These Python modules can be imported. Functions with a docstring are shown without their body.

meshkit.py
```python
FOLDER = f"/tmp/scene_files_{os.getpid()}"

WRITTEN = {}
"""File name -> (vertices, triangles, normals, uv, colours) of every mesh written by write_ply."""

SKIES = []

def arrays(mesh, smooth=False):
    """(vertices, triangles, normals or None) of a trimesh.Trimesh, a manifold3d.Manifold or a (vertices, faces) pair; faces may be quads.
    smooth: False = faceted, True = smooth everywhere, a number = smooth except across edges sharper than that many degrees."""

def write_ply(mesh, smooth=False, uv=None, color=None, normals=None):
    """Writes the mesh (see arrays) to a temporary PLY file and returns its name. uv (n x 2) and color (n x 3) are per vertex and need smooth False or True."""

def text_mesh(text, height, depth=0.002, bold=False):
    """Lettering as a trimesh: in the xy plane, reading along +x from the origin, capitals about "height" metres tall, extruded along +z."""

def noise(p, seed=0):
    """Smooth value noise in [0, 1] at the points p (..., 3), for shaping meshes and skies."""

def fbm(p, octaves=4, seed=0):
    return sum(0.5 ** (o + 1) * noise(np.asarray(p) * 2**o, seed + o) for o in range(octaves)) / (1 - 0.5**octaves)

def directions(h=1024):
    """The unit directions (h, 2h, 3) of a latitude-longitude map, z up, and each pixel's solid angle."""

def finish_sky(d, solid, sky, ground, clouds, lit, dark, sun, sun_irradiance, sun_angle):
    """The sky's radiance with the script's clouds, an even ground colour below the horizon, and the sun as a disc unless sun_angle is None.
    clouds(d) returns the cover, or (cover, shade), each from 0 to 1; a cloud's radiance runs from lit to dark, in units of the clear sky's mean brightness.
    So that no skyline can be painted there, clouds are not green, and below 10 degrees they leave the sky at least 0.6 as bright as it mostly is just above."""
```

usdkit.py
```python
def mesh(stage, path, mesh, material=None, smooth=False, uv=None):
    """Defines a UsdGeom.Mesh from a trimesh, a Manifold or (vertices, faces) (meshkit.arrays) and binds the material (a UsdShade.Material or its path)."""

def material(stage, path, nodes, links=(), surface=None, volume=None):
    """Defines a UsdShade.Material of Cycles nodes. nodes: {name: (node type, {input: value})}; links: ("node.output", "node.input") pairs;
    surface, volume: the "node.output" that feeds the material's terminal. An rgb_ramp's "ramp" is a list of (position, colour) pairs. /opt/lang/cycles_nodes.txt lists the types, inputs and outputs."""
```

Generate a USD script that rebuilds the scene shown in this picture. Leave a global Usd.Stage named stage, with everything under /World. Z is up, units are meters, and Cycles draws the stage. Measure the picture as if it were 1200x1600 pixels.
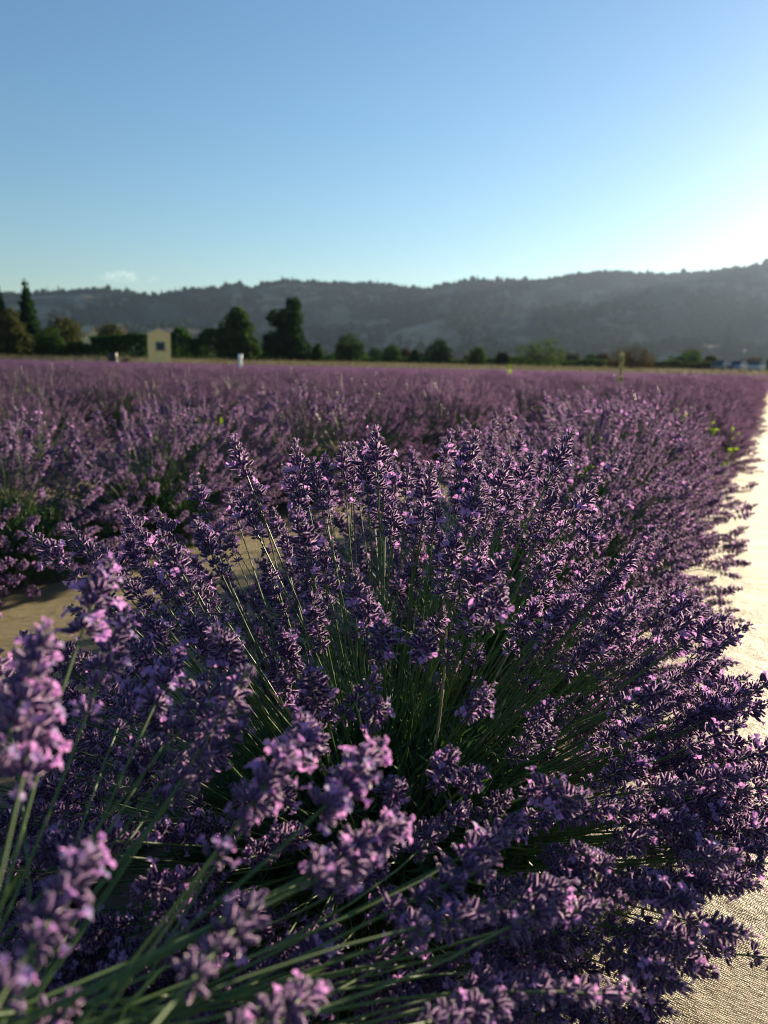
import math
import numpy as np
import trimesh
import usdkit
import meshkit
from pxr import Usd, UsdGeom, UsdLux, UsdShade, Gf, Vt, Sdf

# ------------------------------------------------------------------ camera, sky, sun, exposure
stage = Usd.Stage.CreateInMemory()
UsdGeom.SetStageUpAxis(stage, UsdGeom.Tokens.z)
UsdGeom.SetStageMetersPerUnit(stage, 1.0)
UsdGeom.Xform.Define(stage, '/World')
UsdGeom.Scope.Define(stage, '/World/Looks')

EYE = np.array([0.0, 0.0, 0.72])
FPX = 1202.0                      # focal length in pixels of the 1200 x 1600 picture
YAW, PITCH, ROLL = math.radians(26.1), math.radians(10.74), math.radians(1.2)
EXPOSURE = 1.45
SUN_AZ, SUN_EL = math.radians(13.5), math.radians(10.0)
SUN_STRENGTH, SKY_STRENGTH = 1.25, 0.069
FOCUS = 0.92
APERTURE_MM = 4.6

FLAT_F = np.array([-math.sin(YAW), math.cos(YAW), 0.0])       # level forward
FLAT_R = np.array([math.cos(YAW), math.sin(YAW), 0.0])
F = FLAT_F * math.cos(PITCH) - np.array([0, 0, math.sin(PITCH)])
U0 = np.cross(FLAT_R, F)
R = FLAT_R * math.cos(ROLL) + U0 * math.sin(ROLL)
U = np.cross(R, F)

cam = UsdGeom.Camera.Define(stage, '/World/camera')
cam.AddTransformOp().Set(Gf.Matrix4d(*R, 0, *U, 0, *(-F), 0, *EYE, 1))
cam.CreateHorizontalApertureAttr(36.0)
cam.CreateVerticalApertureAttr(48.0)
cam.CreateFocalLengthAttr(36.0 * FPX / 1200)
cam.CreateFStopAttr(36.0 * FPX / 1200 / APERTURE_MM)
cam.CreateFocusDistanceAttr(FOCUS)
cam.CreateClippingRangeAttr(Gf.Vec2f(0.02, 20000))
cam.CreateExposureAttr(EXPOSURE)

SUN = np.array([math.sin(SUN_AZ) * math.cos(SUN_EL), math.cos(SUN_AZ) * math.cos(SUN_EL), math.sin(SUN_EL)])
CLOUD = (FLAT_F * FPX + FLAT_R * -395 + np.array([0, 0, 1]) * 124); CLOUD /= np.linalg.norm(CLOUD)
CLOUD_AZ = math.atan2(CLOUD[1], CLOUD[0]) - math.pi / 2
sky_mat = usdkit.material(stage, '/World/Looks/sky_air', {
    'sky': ('sky_texture', {'sky_type': 'single_scattering', 'sun_disc': False, 'sun_elevation': SUN_EL,
                            'sun_rotation': SUN_AZ, 'altitude': 50.0, 'air_density': 1.3, 'aerosol_density': 0.33,
                            'ozone_density': 4.4}),
    'tc': ('texture_coordinate', {}),
    'sub': ('vector_math', {'math_type': 'subtract', 'vector2': tuple(CLOUD)}),
    'rot': ('vector_rotate', {'rotate_type': 'z_axis', 'angle': -CLOUD_AZ}),
    'tilt': ('vector_rotate', {'rotate_type': 'x_axis', 'angle': -0.33}),
    'scl': ('vector_math', {'math_type': 'multiply', 'vector2': (24.0, 0.0, 120.0)}),
    'wn': ('noise_texture', {'scale': 22.0, 'detail': 6.0, 'roughness': 0.65, 'distortion': 1.0}),
    'len': ('vector_math', {'math_type': 'length'}),
    'fall': ('map_range', {'range_type': 'smoothstep', 'from_min': 1.0, 'from_max': 0.0, 'to_min': 0.0, 'to_max': 1.0, 'clamp': True}),
    'nm': ('map_range', {'range_type': 'smoothstep', 'from_min': 0.42, 'from_max': 0.68, 'to_min': 0.0, 'to_max': 0.55, 'clamp': True}),
    'cv': ('math', {'math_type': 'multiply'}),
    'mx': ('mix', {'mix_type': 'mix', 'color2': (10.5, 10.0, 9.6)}),
    'bg': ('background_shader', {'strength': SKY_STRENGTH})},
    [('tc.generated', 'sub.vector1'), ('sub.vector', 'rot.vector'), ('rot.vector', 'tilt.vector'), ('tilt.vector', 'scl.vector1'), ('scl.vector', 'len.vector1'), ('len.value', 'fall.value'),
     ('tc.generated', 'wn.vector'), ('wn.fac', 'nm.value'), ('fall.result', 'cv.value1'), ('nm.result', 'cv.value2'),
     ('cv.value', 'mx.fac'), ('sky.color', 'mx.color1'), ('mx.color', 'bg.color')], surface='bg.background')
dome = UsdLux.DomeLight.Define(stage, '/World/sky')
dome.CreateIntensityAttr(1.0)
UsdShade.MaterialBindingAPI.Apply(dome.GetPrim()).Bind(sky_mat)
dome.GetPrim().SetCustomDataByKey('kind', 'structure')

sun = UsdLux.DistantLight.Define(stage, '/World/sun')
zx = np.cross([0, 0, 1.0], SUN); zx /= np.linalg.norm(zx); zy = np.cross(SUN, zx)
sun.AddTransformOp().Set(Gf.Matrix4d(*zx, 0, *zy, 0, *SUN, 0, 0, 0, 0, 1))
sun.CreateIntensityAttr(SUN_STRENGTH)
sun.CreateNormalizeAttr(True)
sun.CreateAngleAttr(0.5)
sun.CreateColorAttr(Gf.Vec3f(1.0, 0.83, 0.60))

rng = np.random.default_rng(7)


def at(px, py, depth):
    """World point seen at picture position (px, py) at a depth along the camera's axis."""
    return EYE + depth * (F + (px - 600) / FPX * R - (py - 800) / FPX * U)


def project(p):
    d = np.asarray(p, float) - EYE
    z = d @ F
    return 600 + FPX * (d @ R) / z, 800 - FPX * (d @ U) / z, z


def level(px, dist, z=0.0):
    """Point on the level at horizontal distance dist (along the level forward axis) under picture column px."""
    return np.array([0, 0, z]) + dist * (FLAT_F + (px - 600) / FPX * FLAT_R * 1.0)


def horizon(px):
    return 572 + (px - 600) * 0.021


# ------------------------------------------------------------------ helpers
used = {}


def numbered(parent, name):
    k = used.get((parent, name), 0)
    used[(parent, name)] = k + 1
    return f'{parent}/{name}' if k == 0 else f'{parent}/{name}_{k:03d}'


def say(prim, label=None, cat=None, group=None, kind=None):
    for k, v in (('label', label), ('category', cat), ('group', group), ('kind', kind)):
        if v:
            prim.SetCustomDataByKey(k, v)
    return prim


def obj(name, mesh, mat, parent=None, smooth=False, **kw):
    path = numbered(str(parent.GetPath()) if parent else '/World', name)
    return say(usdkit.mesh(stage, path, mesh, mat, smooth=smooth).GetPrim(), **kw)


def mat4(rot, t, s=1.0):
    m = np.eye(4); m[:3, :3] = (np.asarray(rot) * s).T; m[3, :3] = t
    return Gf.Matrix4d(m.tolist())


def empty(name, loc=(0, 0, 0), rz=0.0, s=1.0, **kw):
    x = UsdGeom.Xform.Define(stage, numbered('/World', name))
    c, q = math.cos(rz), math.sin(rz)
    x.AddTransformOp().Set(mat4(np.array([[c, -q, 0], [q, c, 0], [0, 0, 1]]), loc, s))
    return say(x.GetPrim(), **kw)


class MB:
    def __init__(self):
        self.v, self.f, self.n = [], [], 0

    def add(self, v, f):
        v, f = np.asarray(v, float), np.asarray(f, int)
        if f.shape[1] == 4:
            f = np.vstack([f[:, [0, 1, 2]], f[:, [0, 2, 3]]])
        self.v.append(v); self.f.append(f + self.n); self.n += len(v)
        return self

    def many(self, V, f):
        """V: (k, n, 3) copies of one face list."""
        k, n, _ = V.shape
        f = np.asarray(f, int)
        if f.shape[1] == 4:
            f = np.vstack([f[:, [0, 1, 2]], f[:, [0, 2, 3]]])
        self.v.append(V.reshape(-1, 3))
        self.f.append((f[None] + (np.arange(k) * n)[:, None, None]).reshape(-1, 3) + self.n)
        self.n += k * n
        return self

    def box(self, c, s, rz=0.0):
        m = trimesh.creation.box(s)
        v = np.array(m.vertices)
        co, si = math.cos(rz), math.sin(rz)
        v = v @ np.array([[co, si, 0], [-si, co, 0], [0, 0, 1]]) + np.asarray(c, float)
        return self.add(v, m.faces)

    def mesh(self):
        return np.vstack(self.v), np.vstack(self.f)


def tube(p, r, sides=5):
    p = np.asarray(p, float)
    t = np.gradient(p, axis=0); t /= np.linalg.norm(t, axis=1, keepdims=True) + 1e-12
    ref = np.array([1.0, 0, 0]) if abs(t[0, 0]) < 0.8 else np.array([0, 1.0, 0])
    a = np.cross(t, ref); a /= np.linalg.norm(a, axis=1, keepdims=True) + 1e-12
    b = np.cross(t, a)
    ang = np.arange(sides) * 2 * np.pi / sides
    r = np.broadcast_to(r, (len(p),))
    v = p[:, None] + r[:, None, None] * (np.cos(ang)[None, :, None] * a[:, None] + np.sin(ang)[None, :, None] * b[:, None])
    i, j = np.meshgrid(np.arange(len(p) - 1), np.arange(sides), indexing='ij')
    q = np.stack([i * sides + j, i * sides + (j + 1) % sides, (i + 1) * sides + (j + 1) % sides, (i + 1) * sides + j], -1).reshape(-1, 4)
    return v.reshape(-1, 3), np.vstack([q[:, [0, 1, 2]], q[:, [0, 2, 3]]])


def frames(d, twist):
    """Rotation matrices (k,3,3) whose columns are x, y, z with z along d, turned by twist about it."""
    d = d / np.linalg.norm(d, axis=1, keepdims=True)
    ref = np.where(np.abs(d[:, 2:]) < 0.95, [[0, 0, 1.0]], [[1.0, 0, 0]])
    x = np.cross(ref, d); x /= np.linalg.norm(x, axis=1, keepdims=True)
    y = np.cross(d, x)
    c, s = np.cos(twist)[:, None], np.sin(twist)[:, None]
    return np.stack([c * x + s * y, -s * x + c * y, d], -1)


def placed(base, rot, pos, scale):
    """(k, n, 3) copies of base (n, 3)."""
    return np.einsum('kij,nj->kni', rot, base) * np.asarray(scale).reshape(-1, 1, 1) + pos[:, None]


# ------------------------------------------------------------------ materials
L = '/World/Looks/'


def leafy(name, ramp, trans=0.3, tint=(1, 1, 1), rough=0.6, sheen=0.0, sheen_tint=(1, 1, 1), spec=0.4, sheen_rough=0.4):
    """Diffuse and translucent plant matter whose tone varies from piece to piece."""
    gloss = name in ('calyx', 'petal', 'stem', 'leaf')
    nodes = {'g': ('geometry', {}), 'o': ('object_info', {}),
             'a': ('math', {'math_type': 'multiply_add', 'value2': 0.7}),
             'b': ('math', {'math_type': 'multiply', 'value2': 0.3}),
             'r': ('rgb_ramp', {'ramp': ramp}),
             'p': ('principled_bsdf', {'roughness': rough, 'specular_ior_level': spec, 'sheen_weight': sheen,
                                       'sheen_roughness': sheen_rough, 'sheen_tint': sheen_tint}) if gloss else ('diffuse_bsdf', {}),
             'hv': ('mix', {'mix_type': 'multiply', 'fac': 1.0, 'color2': tint}),
             't': ('translucent_bsdf', {}),
             'm': ('mix_closure', {'fac': trans})}
    links = [('o.random', 'b.value1'), ('g.random_per_island', 'a.value1'), ('b.value', 'a.value3'), ('a.value', 'r.fac'),
             ('r.color', 'p.base_color' if gloss else 'p.color'), ('r.color', 'hv.color1'), ('hv.color', 't.color'),
             ('p.BSDF', 'm.closure1'), ('t.BSDF', 'm.closure2')]
    return usdkit.material(stage, L + name, nodes, links, surface='m.closure')


def plain(name, color, rough=0.7, spec=0.3, metallic=0.0, noise=0.0, scale=8.0, coat=0.0):
    c = np.array(color)
    nodes = {'g': ('geometry', {}), 'n': ('noise_texture', {'scale': scale, 'detail': 5.0}),
             'r': ('rgb_ramp', {'ramp': [(0.3, tuple(c * (1 - noise))), (0.7, tuple(np.minimum(c * (1 + noise), 1)))]}),
             'p': ('principled_bsdf', {'roughness': rough, 'specular_ior_level': spec, 'metallic': metallic, 'coat_weight': coat})}
    return usdkit.material(stage, L + name, nodes, [('g.position', 'n.vector'), ('n.fac', 'r.fac'), ('r.color', 'p.base_color')], surface='p.BSDF')


M = {}
M['calyx'] = leafy('calyx', [(0, (0.052, 0.026, 0.100)), (0.5, (0.098, 0.050, 0.172)), (0.86, (0.18, 0.095, 0.24)), (0.92, (0.20, 0.13, 0.11)), (1, (0.22, 0.14, 0.08))],
                   trans=0.36, tint=(2.9, 1.7, 1.9), sheen=1.0, sheen_tint=(1.0, 0.93, 0.97), sheen_rough=0.3, rough=0.55)
M['fuzz'] = leafy('fuzz', [(0, (0.44, 0.32, 0.54)), (1, (0.80, 0.64, 0.76))], trans=0.72, tint=(1.3, 1.15, 1.18), spec=0.2)
M['petal'] = leafy('petal', [(0, (0.34, 0.25, 0.55)), (0.5, (0.48, 0.34, 0.64)), (1, (0.60, 0.42, 0.66))], trans=0.5, tint=(1.75, 1.12, 1.2), sheen=0.3)
M['stem'] = leafy('stem', [(0, (0.07, 0.13, 0.035)), (0.6, (0.13, 0.20, 0.055)), (1, (0.21, 0.26, 0.085))], trans=0.2, spec=0.5, rough=0.45, tint=(1.3, 1.4, 0.8))
M['leaf'] = leafy('leaf', [(0, (0.035, 0.075, 0.030)), (0.6, (0.065, 0.115, 0.045)), (1, (0.11, 0.16, 0.07))], trans=0.3, tint=(1.3, 1.6, 0.7))
M['dry'] = plain('dry_stalk', (0.30, 0.22, 0.12), noise=0.3, scale=40)
M['wood'] = plain('woody_stem', (0.10, 0.07, 0.045), noise=0.4, scale=60)
M['far_bloom'] = leafy('far_bloom', [(0, (0.11, 0.085, 0.155)), (0.5, (0.21, 0.165, 0.26)), (0.8, (0.35, 0.275, 0.36)), (1, (0.62, 0.52, 0.60))],  # palest ramp end stands in for sunlit fuzz on distant calyces
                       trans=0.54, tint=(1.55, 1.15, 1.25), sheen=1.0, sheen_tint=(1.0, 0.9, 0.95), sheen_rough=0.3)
M['weed'] = leafy('weed_leaf', [(0, (0.16, 0.24, 0.02)), (1, (0.30, 0.38, 0.04))], trans=0.5, tint=(1.5, 1.5, 0.6))
M['pale_weed'] = leafy('pale_weed', [(0, (0.26, 0.27, 0.14)), (1, (0.42, 0.42, 0.26))], trans=0.35)
M['straw'] = leafy('straw', [(0, (0.16, 0.135, 0.075)), (1, (0.28, 0.24, 0.14))], trans=0.25)
for nm, ramp in (('conifer', [(0, (0.020, 0.044, 0.024)), (1, (0.060, 0.093, 0.048))]),
                 ('broadleaf', [(0, (0.037, 0.068, 0.027)), (1, (0.102, 0.136, 0.051))]),
                 ('olive', [(0, (0.050, 0.055, 0.025)), (1, (0.11, 0.105, 0.05))]),
                 ('russet', [(0, (0.050, 0.035, 0.025)), (1, (0.09, 0.06, 0.045))]),
                 ('hedge', [(0, (0.024, 0.058, 0.024)), (1, (0.068, 0.119, 0.037))])):
    M[nm] = leafy(nm + '_leaves', ramp, trans=0.32, tint=(1.3, 1.4, 0.7))
M['bark'] = plain('bark', (0.09, 0.07, 0.05), noise=0.4, scale=3)

# woven ground cover: two crossed families of tapes (about 5 mm) in relief, worn and dusty
M['fabric'] = usdkit.material(stage, L + 'woven_ground_cover', {
    'g': ('geometry', {}),
    'mp': ('mapping', {'mapping_type': 'point', 'rotation': (0, 0, 0.21)}),
    'wob': ('noise_texture', {'scale': 9.0, 'detail': 3.0}),
    'off': ('vector_math', {'math_type': 'multiply_add', 'vector2': (0.010, 0.010, 0.0)}),
    'w1': ('wave_texture', {'wave_type': 'bands', 'bands_direction': 'x', 'scale': 118.0, 'distortion': 2.6, 'detail': 3.0, 'detail_scale': 1.6}),
    'w2': ('wave_texture', {'wave_type': 'bands', 'bands_direction': 'y', 'scale': 96.0, 'distortion': 3.2, 'detail': 3.0, 'detail_scale': 1.6}),
    'mx': ('math', {'math_type': 'multiply'}),
    'ns': ('noise_texture', {'scale': 3.0, 'detail': 8.0, 'roughness': 0.7}),
    'nf': ('noise_texture', {'scale': 160.0, 'detail': 3.0}),
    'rp': ('rgb_ramp', {'ramp': [(0.28, (0.050, 0.038, 0.020)), (0.48, (0.10, 0.080, 0.046)), (0.60, (0.14, 0.112, 0.066)), (0.78, (0.23, 0.185, 0.11))]}),
    'dk': ('rgb_ramp', {'ramp': [(0.0, (0.6, 0.58, 0.55)), (0.5, (1, 1, 1))]}),
    'ml': ('mix', {'mix_type': 'multiply', 'fac': 1.0}),
    'hsum': ('math', {'math_type': 'multiply_add', 'value2': 0.35}),
    'b': ('bump', {'strength': 0.8, 'distance': 0.0012, 'use_object_space': False}),
    'b2': ('bump', {'strength': 0.9, 'distance': 0.035}),
    'p': ('principled_bsdf', {'roughness': 0.50, 'specular_ior_level': 0.32, 'specular_tint': (1.0, 0.82, 0.45), 'sheen_weight': 0.42, 'sheen_roughness': 0.3, 'sheen_tint': (1.0, 0.87, 0.55)})},  # gold specular and sheen tints put the yellow sun glare into the cloth
    [('g.position', 'wob.vector'), ('wob.color', 'off.vector1'), ('g.position', 'off.vector3'), ('off.vector', 'mp.vector'),
     ('mp.vector', 'w1.vector'), ('mp.vector', 'w2.vector'), ('w1.fac', 'mx.value1'), ('w2.fac', 'mx.value2'),
     ('g.position', 'ns.vector'), ('g.position', 'nf.vector'), ('ns.fac', 'rp.fac'), ('mx.value', 'dk.fac'), ('rp.color', 'ml.color1'), ('dk.color', 'ml.color2'),
     ('nf.fac', 'hsum.value1'), ('mx.value', 'hsum.value3'), ('hsum.value', 'b.height'), ('ns.fac', 'b2.height'), ('b2.normal', 'b.normal'),
     ('b.normal', 'p.normal'), ('ml.color', 'p.base_color')], surface='p.BSDF')
M['soil'] = usdkit.material(stage, L + 'dry_soil', {
    'g': ('geometry', {}), 'n': ('noise_texture', {'scale': 2.2, 'detail': 10.0, 'roughness': 0.7}),
    'n2': ('noise_texture', {'scale': 60.0, 'detail': 5.0}),
    'r': ('rgb_ramp', {'ramp': [(0.3, (0.10, 0.075, 0.045)), (0.7, (0.21, 0.165, 0.105))]}),
    'b': ('bump', {'strength': 0.9, 'distance': 0.012}), 'p': ('principled_bsdf', {'roughness': 0.9, 'specular_ior_level': 0.2})},
    [('g.position', 'n.vector'), ('g.position', 'n2.vector'), ('n.fac', 'r.fac'), ('n2.fac', 'b.height'), ('b.normal', 'p.normal'), ('r.color', 'p.base_color')], surface='p.BSDF')
M['meadow'] = usdkit.material(stage, L + 'dry_meadow', {
    'g': ('geometry', {}), 'n': ('noise_texture', {'scale': 0.12, 'detail': 8.0, 'roughness': 0.65}),
    'r': ('rgb_ramp', {'ramp': [(0.3, (0.13, 0.12, 0.06)), (0.7, (0.27, 0.23, 0.13))]}), 'p': ('principled_bsdf', {'roughness': 0.9, 'specular_ior_level': 0.1})},
    [('g.position', 'n.vector'), ('n.fac', 'r.fac'), ('r.color', 'p.base_color')], surface='p.BSDF')
M['hill'] = usdkit.material(stage, L + 'hillside', {
    'g': ('geometry', {}), 'n': ('noise_texture', {'scale': 0.0045, 'detail': 8.0, 'roughness': 0.64}),
    'n2': ('noise_texture', {'scale': 0.05, 'detail': 4.0}),
    'r': ('rgb_ramp', {'ramp': [(0.40, (0.018, 0.030, 0.016)), (0.51, (0.030, 0.042, 0.022)), (0.55, (0.12, 0.10, 0.06)), (0.8, (0.20, 0.17, 0.10))]}),
    'r2': ('rgb_ramp', {'ramp': [(0.35, (0.6, 0.6, 0.6)), (0.65, (1, 1, 1))]}),
    'ml': ('mix', {'mix_type': 'multiply', 'fac': 1.0}), 'p': ('principled_bsdf', {'roughness': 0.95, 'specular_ior_level': 0.05})},
    [('g.position', 'n.vector'), ('g.position', 'n2.vector'), ('n.fac', 'r.fac'), ('n2.fac', 'r2.fac'), ('r.color', 'ml.color1'), ('r2.color', 'ml.color2'), ('ml.color', 'p.base_color')], surface='p.BSDF')
M['plaster'] = plain('tan_plaster', (0.74, 0.46, 0.19), rough=0.85, noise=0.06, scale=3)
M['trim'] = plain('pale_trim', (0.50, 0.42, 0.32), rough=0.7)
M['roofing'] = plain('roofing', (0.30, 0.22, 0.15), rough=0.8, noise=0.1)
M['shade_glass'] = plain('window_glass', (0.03, 0.035, 0.04), rough=0.4, spec=0.25)
M['house_wall'] = plain('house_wall', (0.50, 0.36, 0.20), rough=0.85, noise=0.08, scale=1)
M['rose_wall'] = plain('rose_wall', (0.45, 0.28, 0.20), rough=0.85, noise=0.08, scale=1)
M['white'] = plain('white_paint', (0.80, 0.80, 0.78), rough=0.5)
M['black'] = plain('black_plastic', (0.015, 0.015, 0.017), rough=0.5)
M['car_dark'] = plain('dark_car_paint', (0.03, 0.032, 0.035), rough=0.3, spec=0.5, coat=0.4)
M['car_blue'] = plain('blue_car_paint', (0.22, 0.22, 0.25), rough=0.4, spec=0.4)
M['car_grey'] = plain('grey_car_paint', (0.34, 0.31, 0.26), rough=0.4, spec=0.4)
M['tyre'] = plain('tyre_rubber', (0.02, 0.02, 0.02), rough=0.8)
M['lamp'] = plain('lamp_lens', (0.6, 0.6, 0.6), rough=0.1, spec=0.8)

# ------------------------------------------------------------------ ground, paths, far land
ROW0, SPACING, STEP = -0.56, 1.60, 0.60       # first row's line, row spacing, plant spacing
FIELD_END = 76.0


def field_depth(x, y):
    return -math.sin(YAW) * x + math.cos(YAW) * y


obj('ground', (np.array([[-5000, -5000, 0], [5000, -5000, 0], [5000, 5000, 0], [-5000, 5000, 0]], float), [[0, 1, 2, 3]]), M['soil'], kind='structure')


def fabric_strip(x0, x1, y0, y1, seed, fine):
    xs = np.linspace(x0, x1, 12)
    ys = np.concatenate([np.arange(y0, 12, 0.12 if fine else 0.6), np.linspace(12, y1, 40)]) if y0 < 12 else np.linspace(y0, y1, 40)
    X, Y = np.meshgrid(xs, ys, indexing='ij')
    P = np.stack([X * 2.2, Y * 1.6, np.full_like(X, seed * 3.7)], -1)
    Z = 0.006 + 0.045 * np.clip(meshkit.fbm(P * [1.6, 2.2, 1], 4, seed) - 0.38, 0, 1)
    wob = 0.05 * (meshkit.noise(np.stack([Y, Y * 0, np.full_like(Y, seed)], -1), 5) - 0.5)
    X = X + wob
    n, m = X.shape
    i, j = np.meshgrid(np.arange(n - 1), np.arange(m - 1), indexing='ij')
    q = np.stack([i * m + j, (i + 1) * m + j, (i + 1) * m + j + 1, i * m + j + 1], -1).reshape(-1, 4)
    return np.stack([X, Y, Z], -1).reshape(-1, 3), q


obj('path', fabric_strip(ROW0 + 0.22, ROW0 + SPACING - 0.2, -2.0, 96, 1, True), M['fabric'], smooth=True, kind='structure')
for k in range(1, 46):
    xr = ROW0 - SPACING * k
    y1 = (FIELD_END + math.sin(YAW) * xr) / math.cos(YAW)
    y0 = max(-2.0, -xr * 0.25 - 3)
    if y1 > y0 + 2:
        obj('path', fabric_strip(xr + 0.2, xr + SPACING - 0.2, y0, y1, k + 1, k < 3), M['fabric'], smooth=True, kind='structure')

# the land beyond the field lifts gently into a dry meadow
depths = np.array([FIELD_END + 0.3, 80, 86, 95, 110, 140, 200, 320, 600, 900, 1400, 2400])
lift = np.array([0.02, 0.25, 0.55, 0.85, 1.05, 1.2, 1.4, 1.5, 2, 3, 4, 4])
lats = np.linspace(-1.3, 1.3, 90)
V = np.array([[*(FLAT_F * d + FLAT_R * d * l)[:2], z + 0.10 * math.sin(7 * l + d * 0.3) * (d > 78)] for d, z in zip(depths, lift) for l in lats])
n, m = len(depths), len(lats)
i, j = np.meshgrid(np.arange(n - 1), np.arange(m - 1), indexing='ij')
Q = np.stack([i * m + j, i * m + j + 1, (i + 1) * m + j + 1, (i + 1) * m + j], -1).reshape(-1, 4)
obj('meadow', (V, Q), M['meadow'], smooth=True, kind='structure')


def land(d):
    return float(np.interp(d, depths, lift))


# ------------------------------------------------------------------ hills
SKYLINE = np.array([(-400, 470), (-150, 462), (0, 465), (60, 464), (130, 459), (165, 457), (205, 462), (240, 467), (290, 460), (340, 456), (375, 449), (392, 457), (410, 452), (440, 446), (470, 446),
                    (520, 450), (600, 451), (630, 456), (660, 458), (690, 451), (720, 445), (760, 446), (795, 446), (840, 445), (880, 438), (920, 434), (960, 435), (1000, 438),
                    (1050, 435), (1090, 432), (1130, 428), (1200, 414), (1260, 410), (1400, 424), (1600, 440), (1800, 450)], float)
SHOULDER = np.array([(-400, 530), (0, 524), (120, 512), (260, 506), (340, 514), (450, 530), (560, 536), (620, 512), (700, 492), (800, 488), (900, 478), (1000, 482), (1100, 468), (1200, 462), (1400, 455), (1800, 470)], float)
FOOT = np.array([(-400, 556), (0, 552), (300, 550), (560, 556), (700, 552), (850, 545), (1000, 540), (1080, 534), (1180, 544), (1400, 530), (1800, 540)], float)


def rise(table, px):
    """tangent of elevation of a skyline given as picture points."""
    return np.interp(px, table[:, 0], horizon(table[:, 0]) - table[:, 1] - 7) / FPX


def hill_z(px, d):
    """px: bearing (as picture column), d: level distance"""
    px, d = np.asarray(px, float), np.asarray(d, float)
    w = np.stack([px / 46.0, d / 420.0, np.zeros_like(px)], -1)
    warp = (meshkit.fbm(w, 4, 3) - 0.5)
    z = np.full(np.shape(px), 3.0)
    for table, d0, width, rough in ((SKYLINE, 2900.0, 1150.0, 0.42), (SHOULDER, 1850.0, 520.0, 0.34), (FOOT, 1150.0, 260.0, 0.2)):
        h = rise(table, px) * d0
        t = np.clip(1 - np.abs(d - d0) / width, 0, 1)
        prof = t * t * (3 - 2 * t)
        prof = prof * (1 + rough * 2.4 * warp * (1 - prof))
        z = np.maximum(z, 3 + h * prof)
    return z


hp = np.linspace(-420, 1700, 420)
hd = np.concatenate([np.linspace(800, 3000, 130), np.linspace(3040, 4000, 14)])
PX, D = np.meshgrid(hp, hd, indexing='ij')
Z = hill_z(PX, D)
V = (FLAT_F[None, None] + ((PX - 600) / FPX)[..., None] * FLAT_R) * D[..., None]
V[..., 2] = Z
n, m = PX.shape
i, j = np.meshgrid(np.arange(n - 1), np.arange(m - 1), indexing='ij')
Q = np.stack([i * m + j, (i + 1) * m + j, (i + 1) * m + j + 1, i * m + j + 1], -1).reshape(-1, 4)
obj('hills', (V.reshape(-1, 3), Q), M['hill'], smooth=True, kind='structure')


def blob_tree(seed, pointy):
    g = np.random.default_rng(seed)
    s = trimesh.creation.icosphere(2)
    v = np.array(s.vertices)
    v *= (0.72 + 0.55 * meshkit.noise(v * 2.4 + seed, seed))[:, None]
    if pointy:
        v[:, :2] *= np.clip(0.75 - 0.55 * v[:, 2:], 0.12, 1.4) * 0.55
        v[:, 2] *= 1.25
    v[:, 2] += 0.75
    return v, np.array(s.faces)


kinds = stage.CreateClassPrim('/World/plant_kinds')


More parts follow.
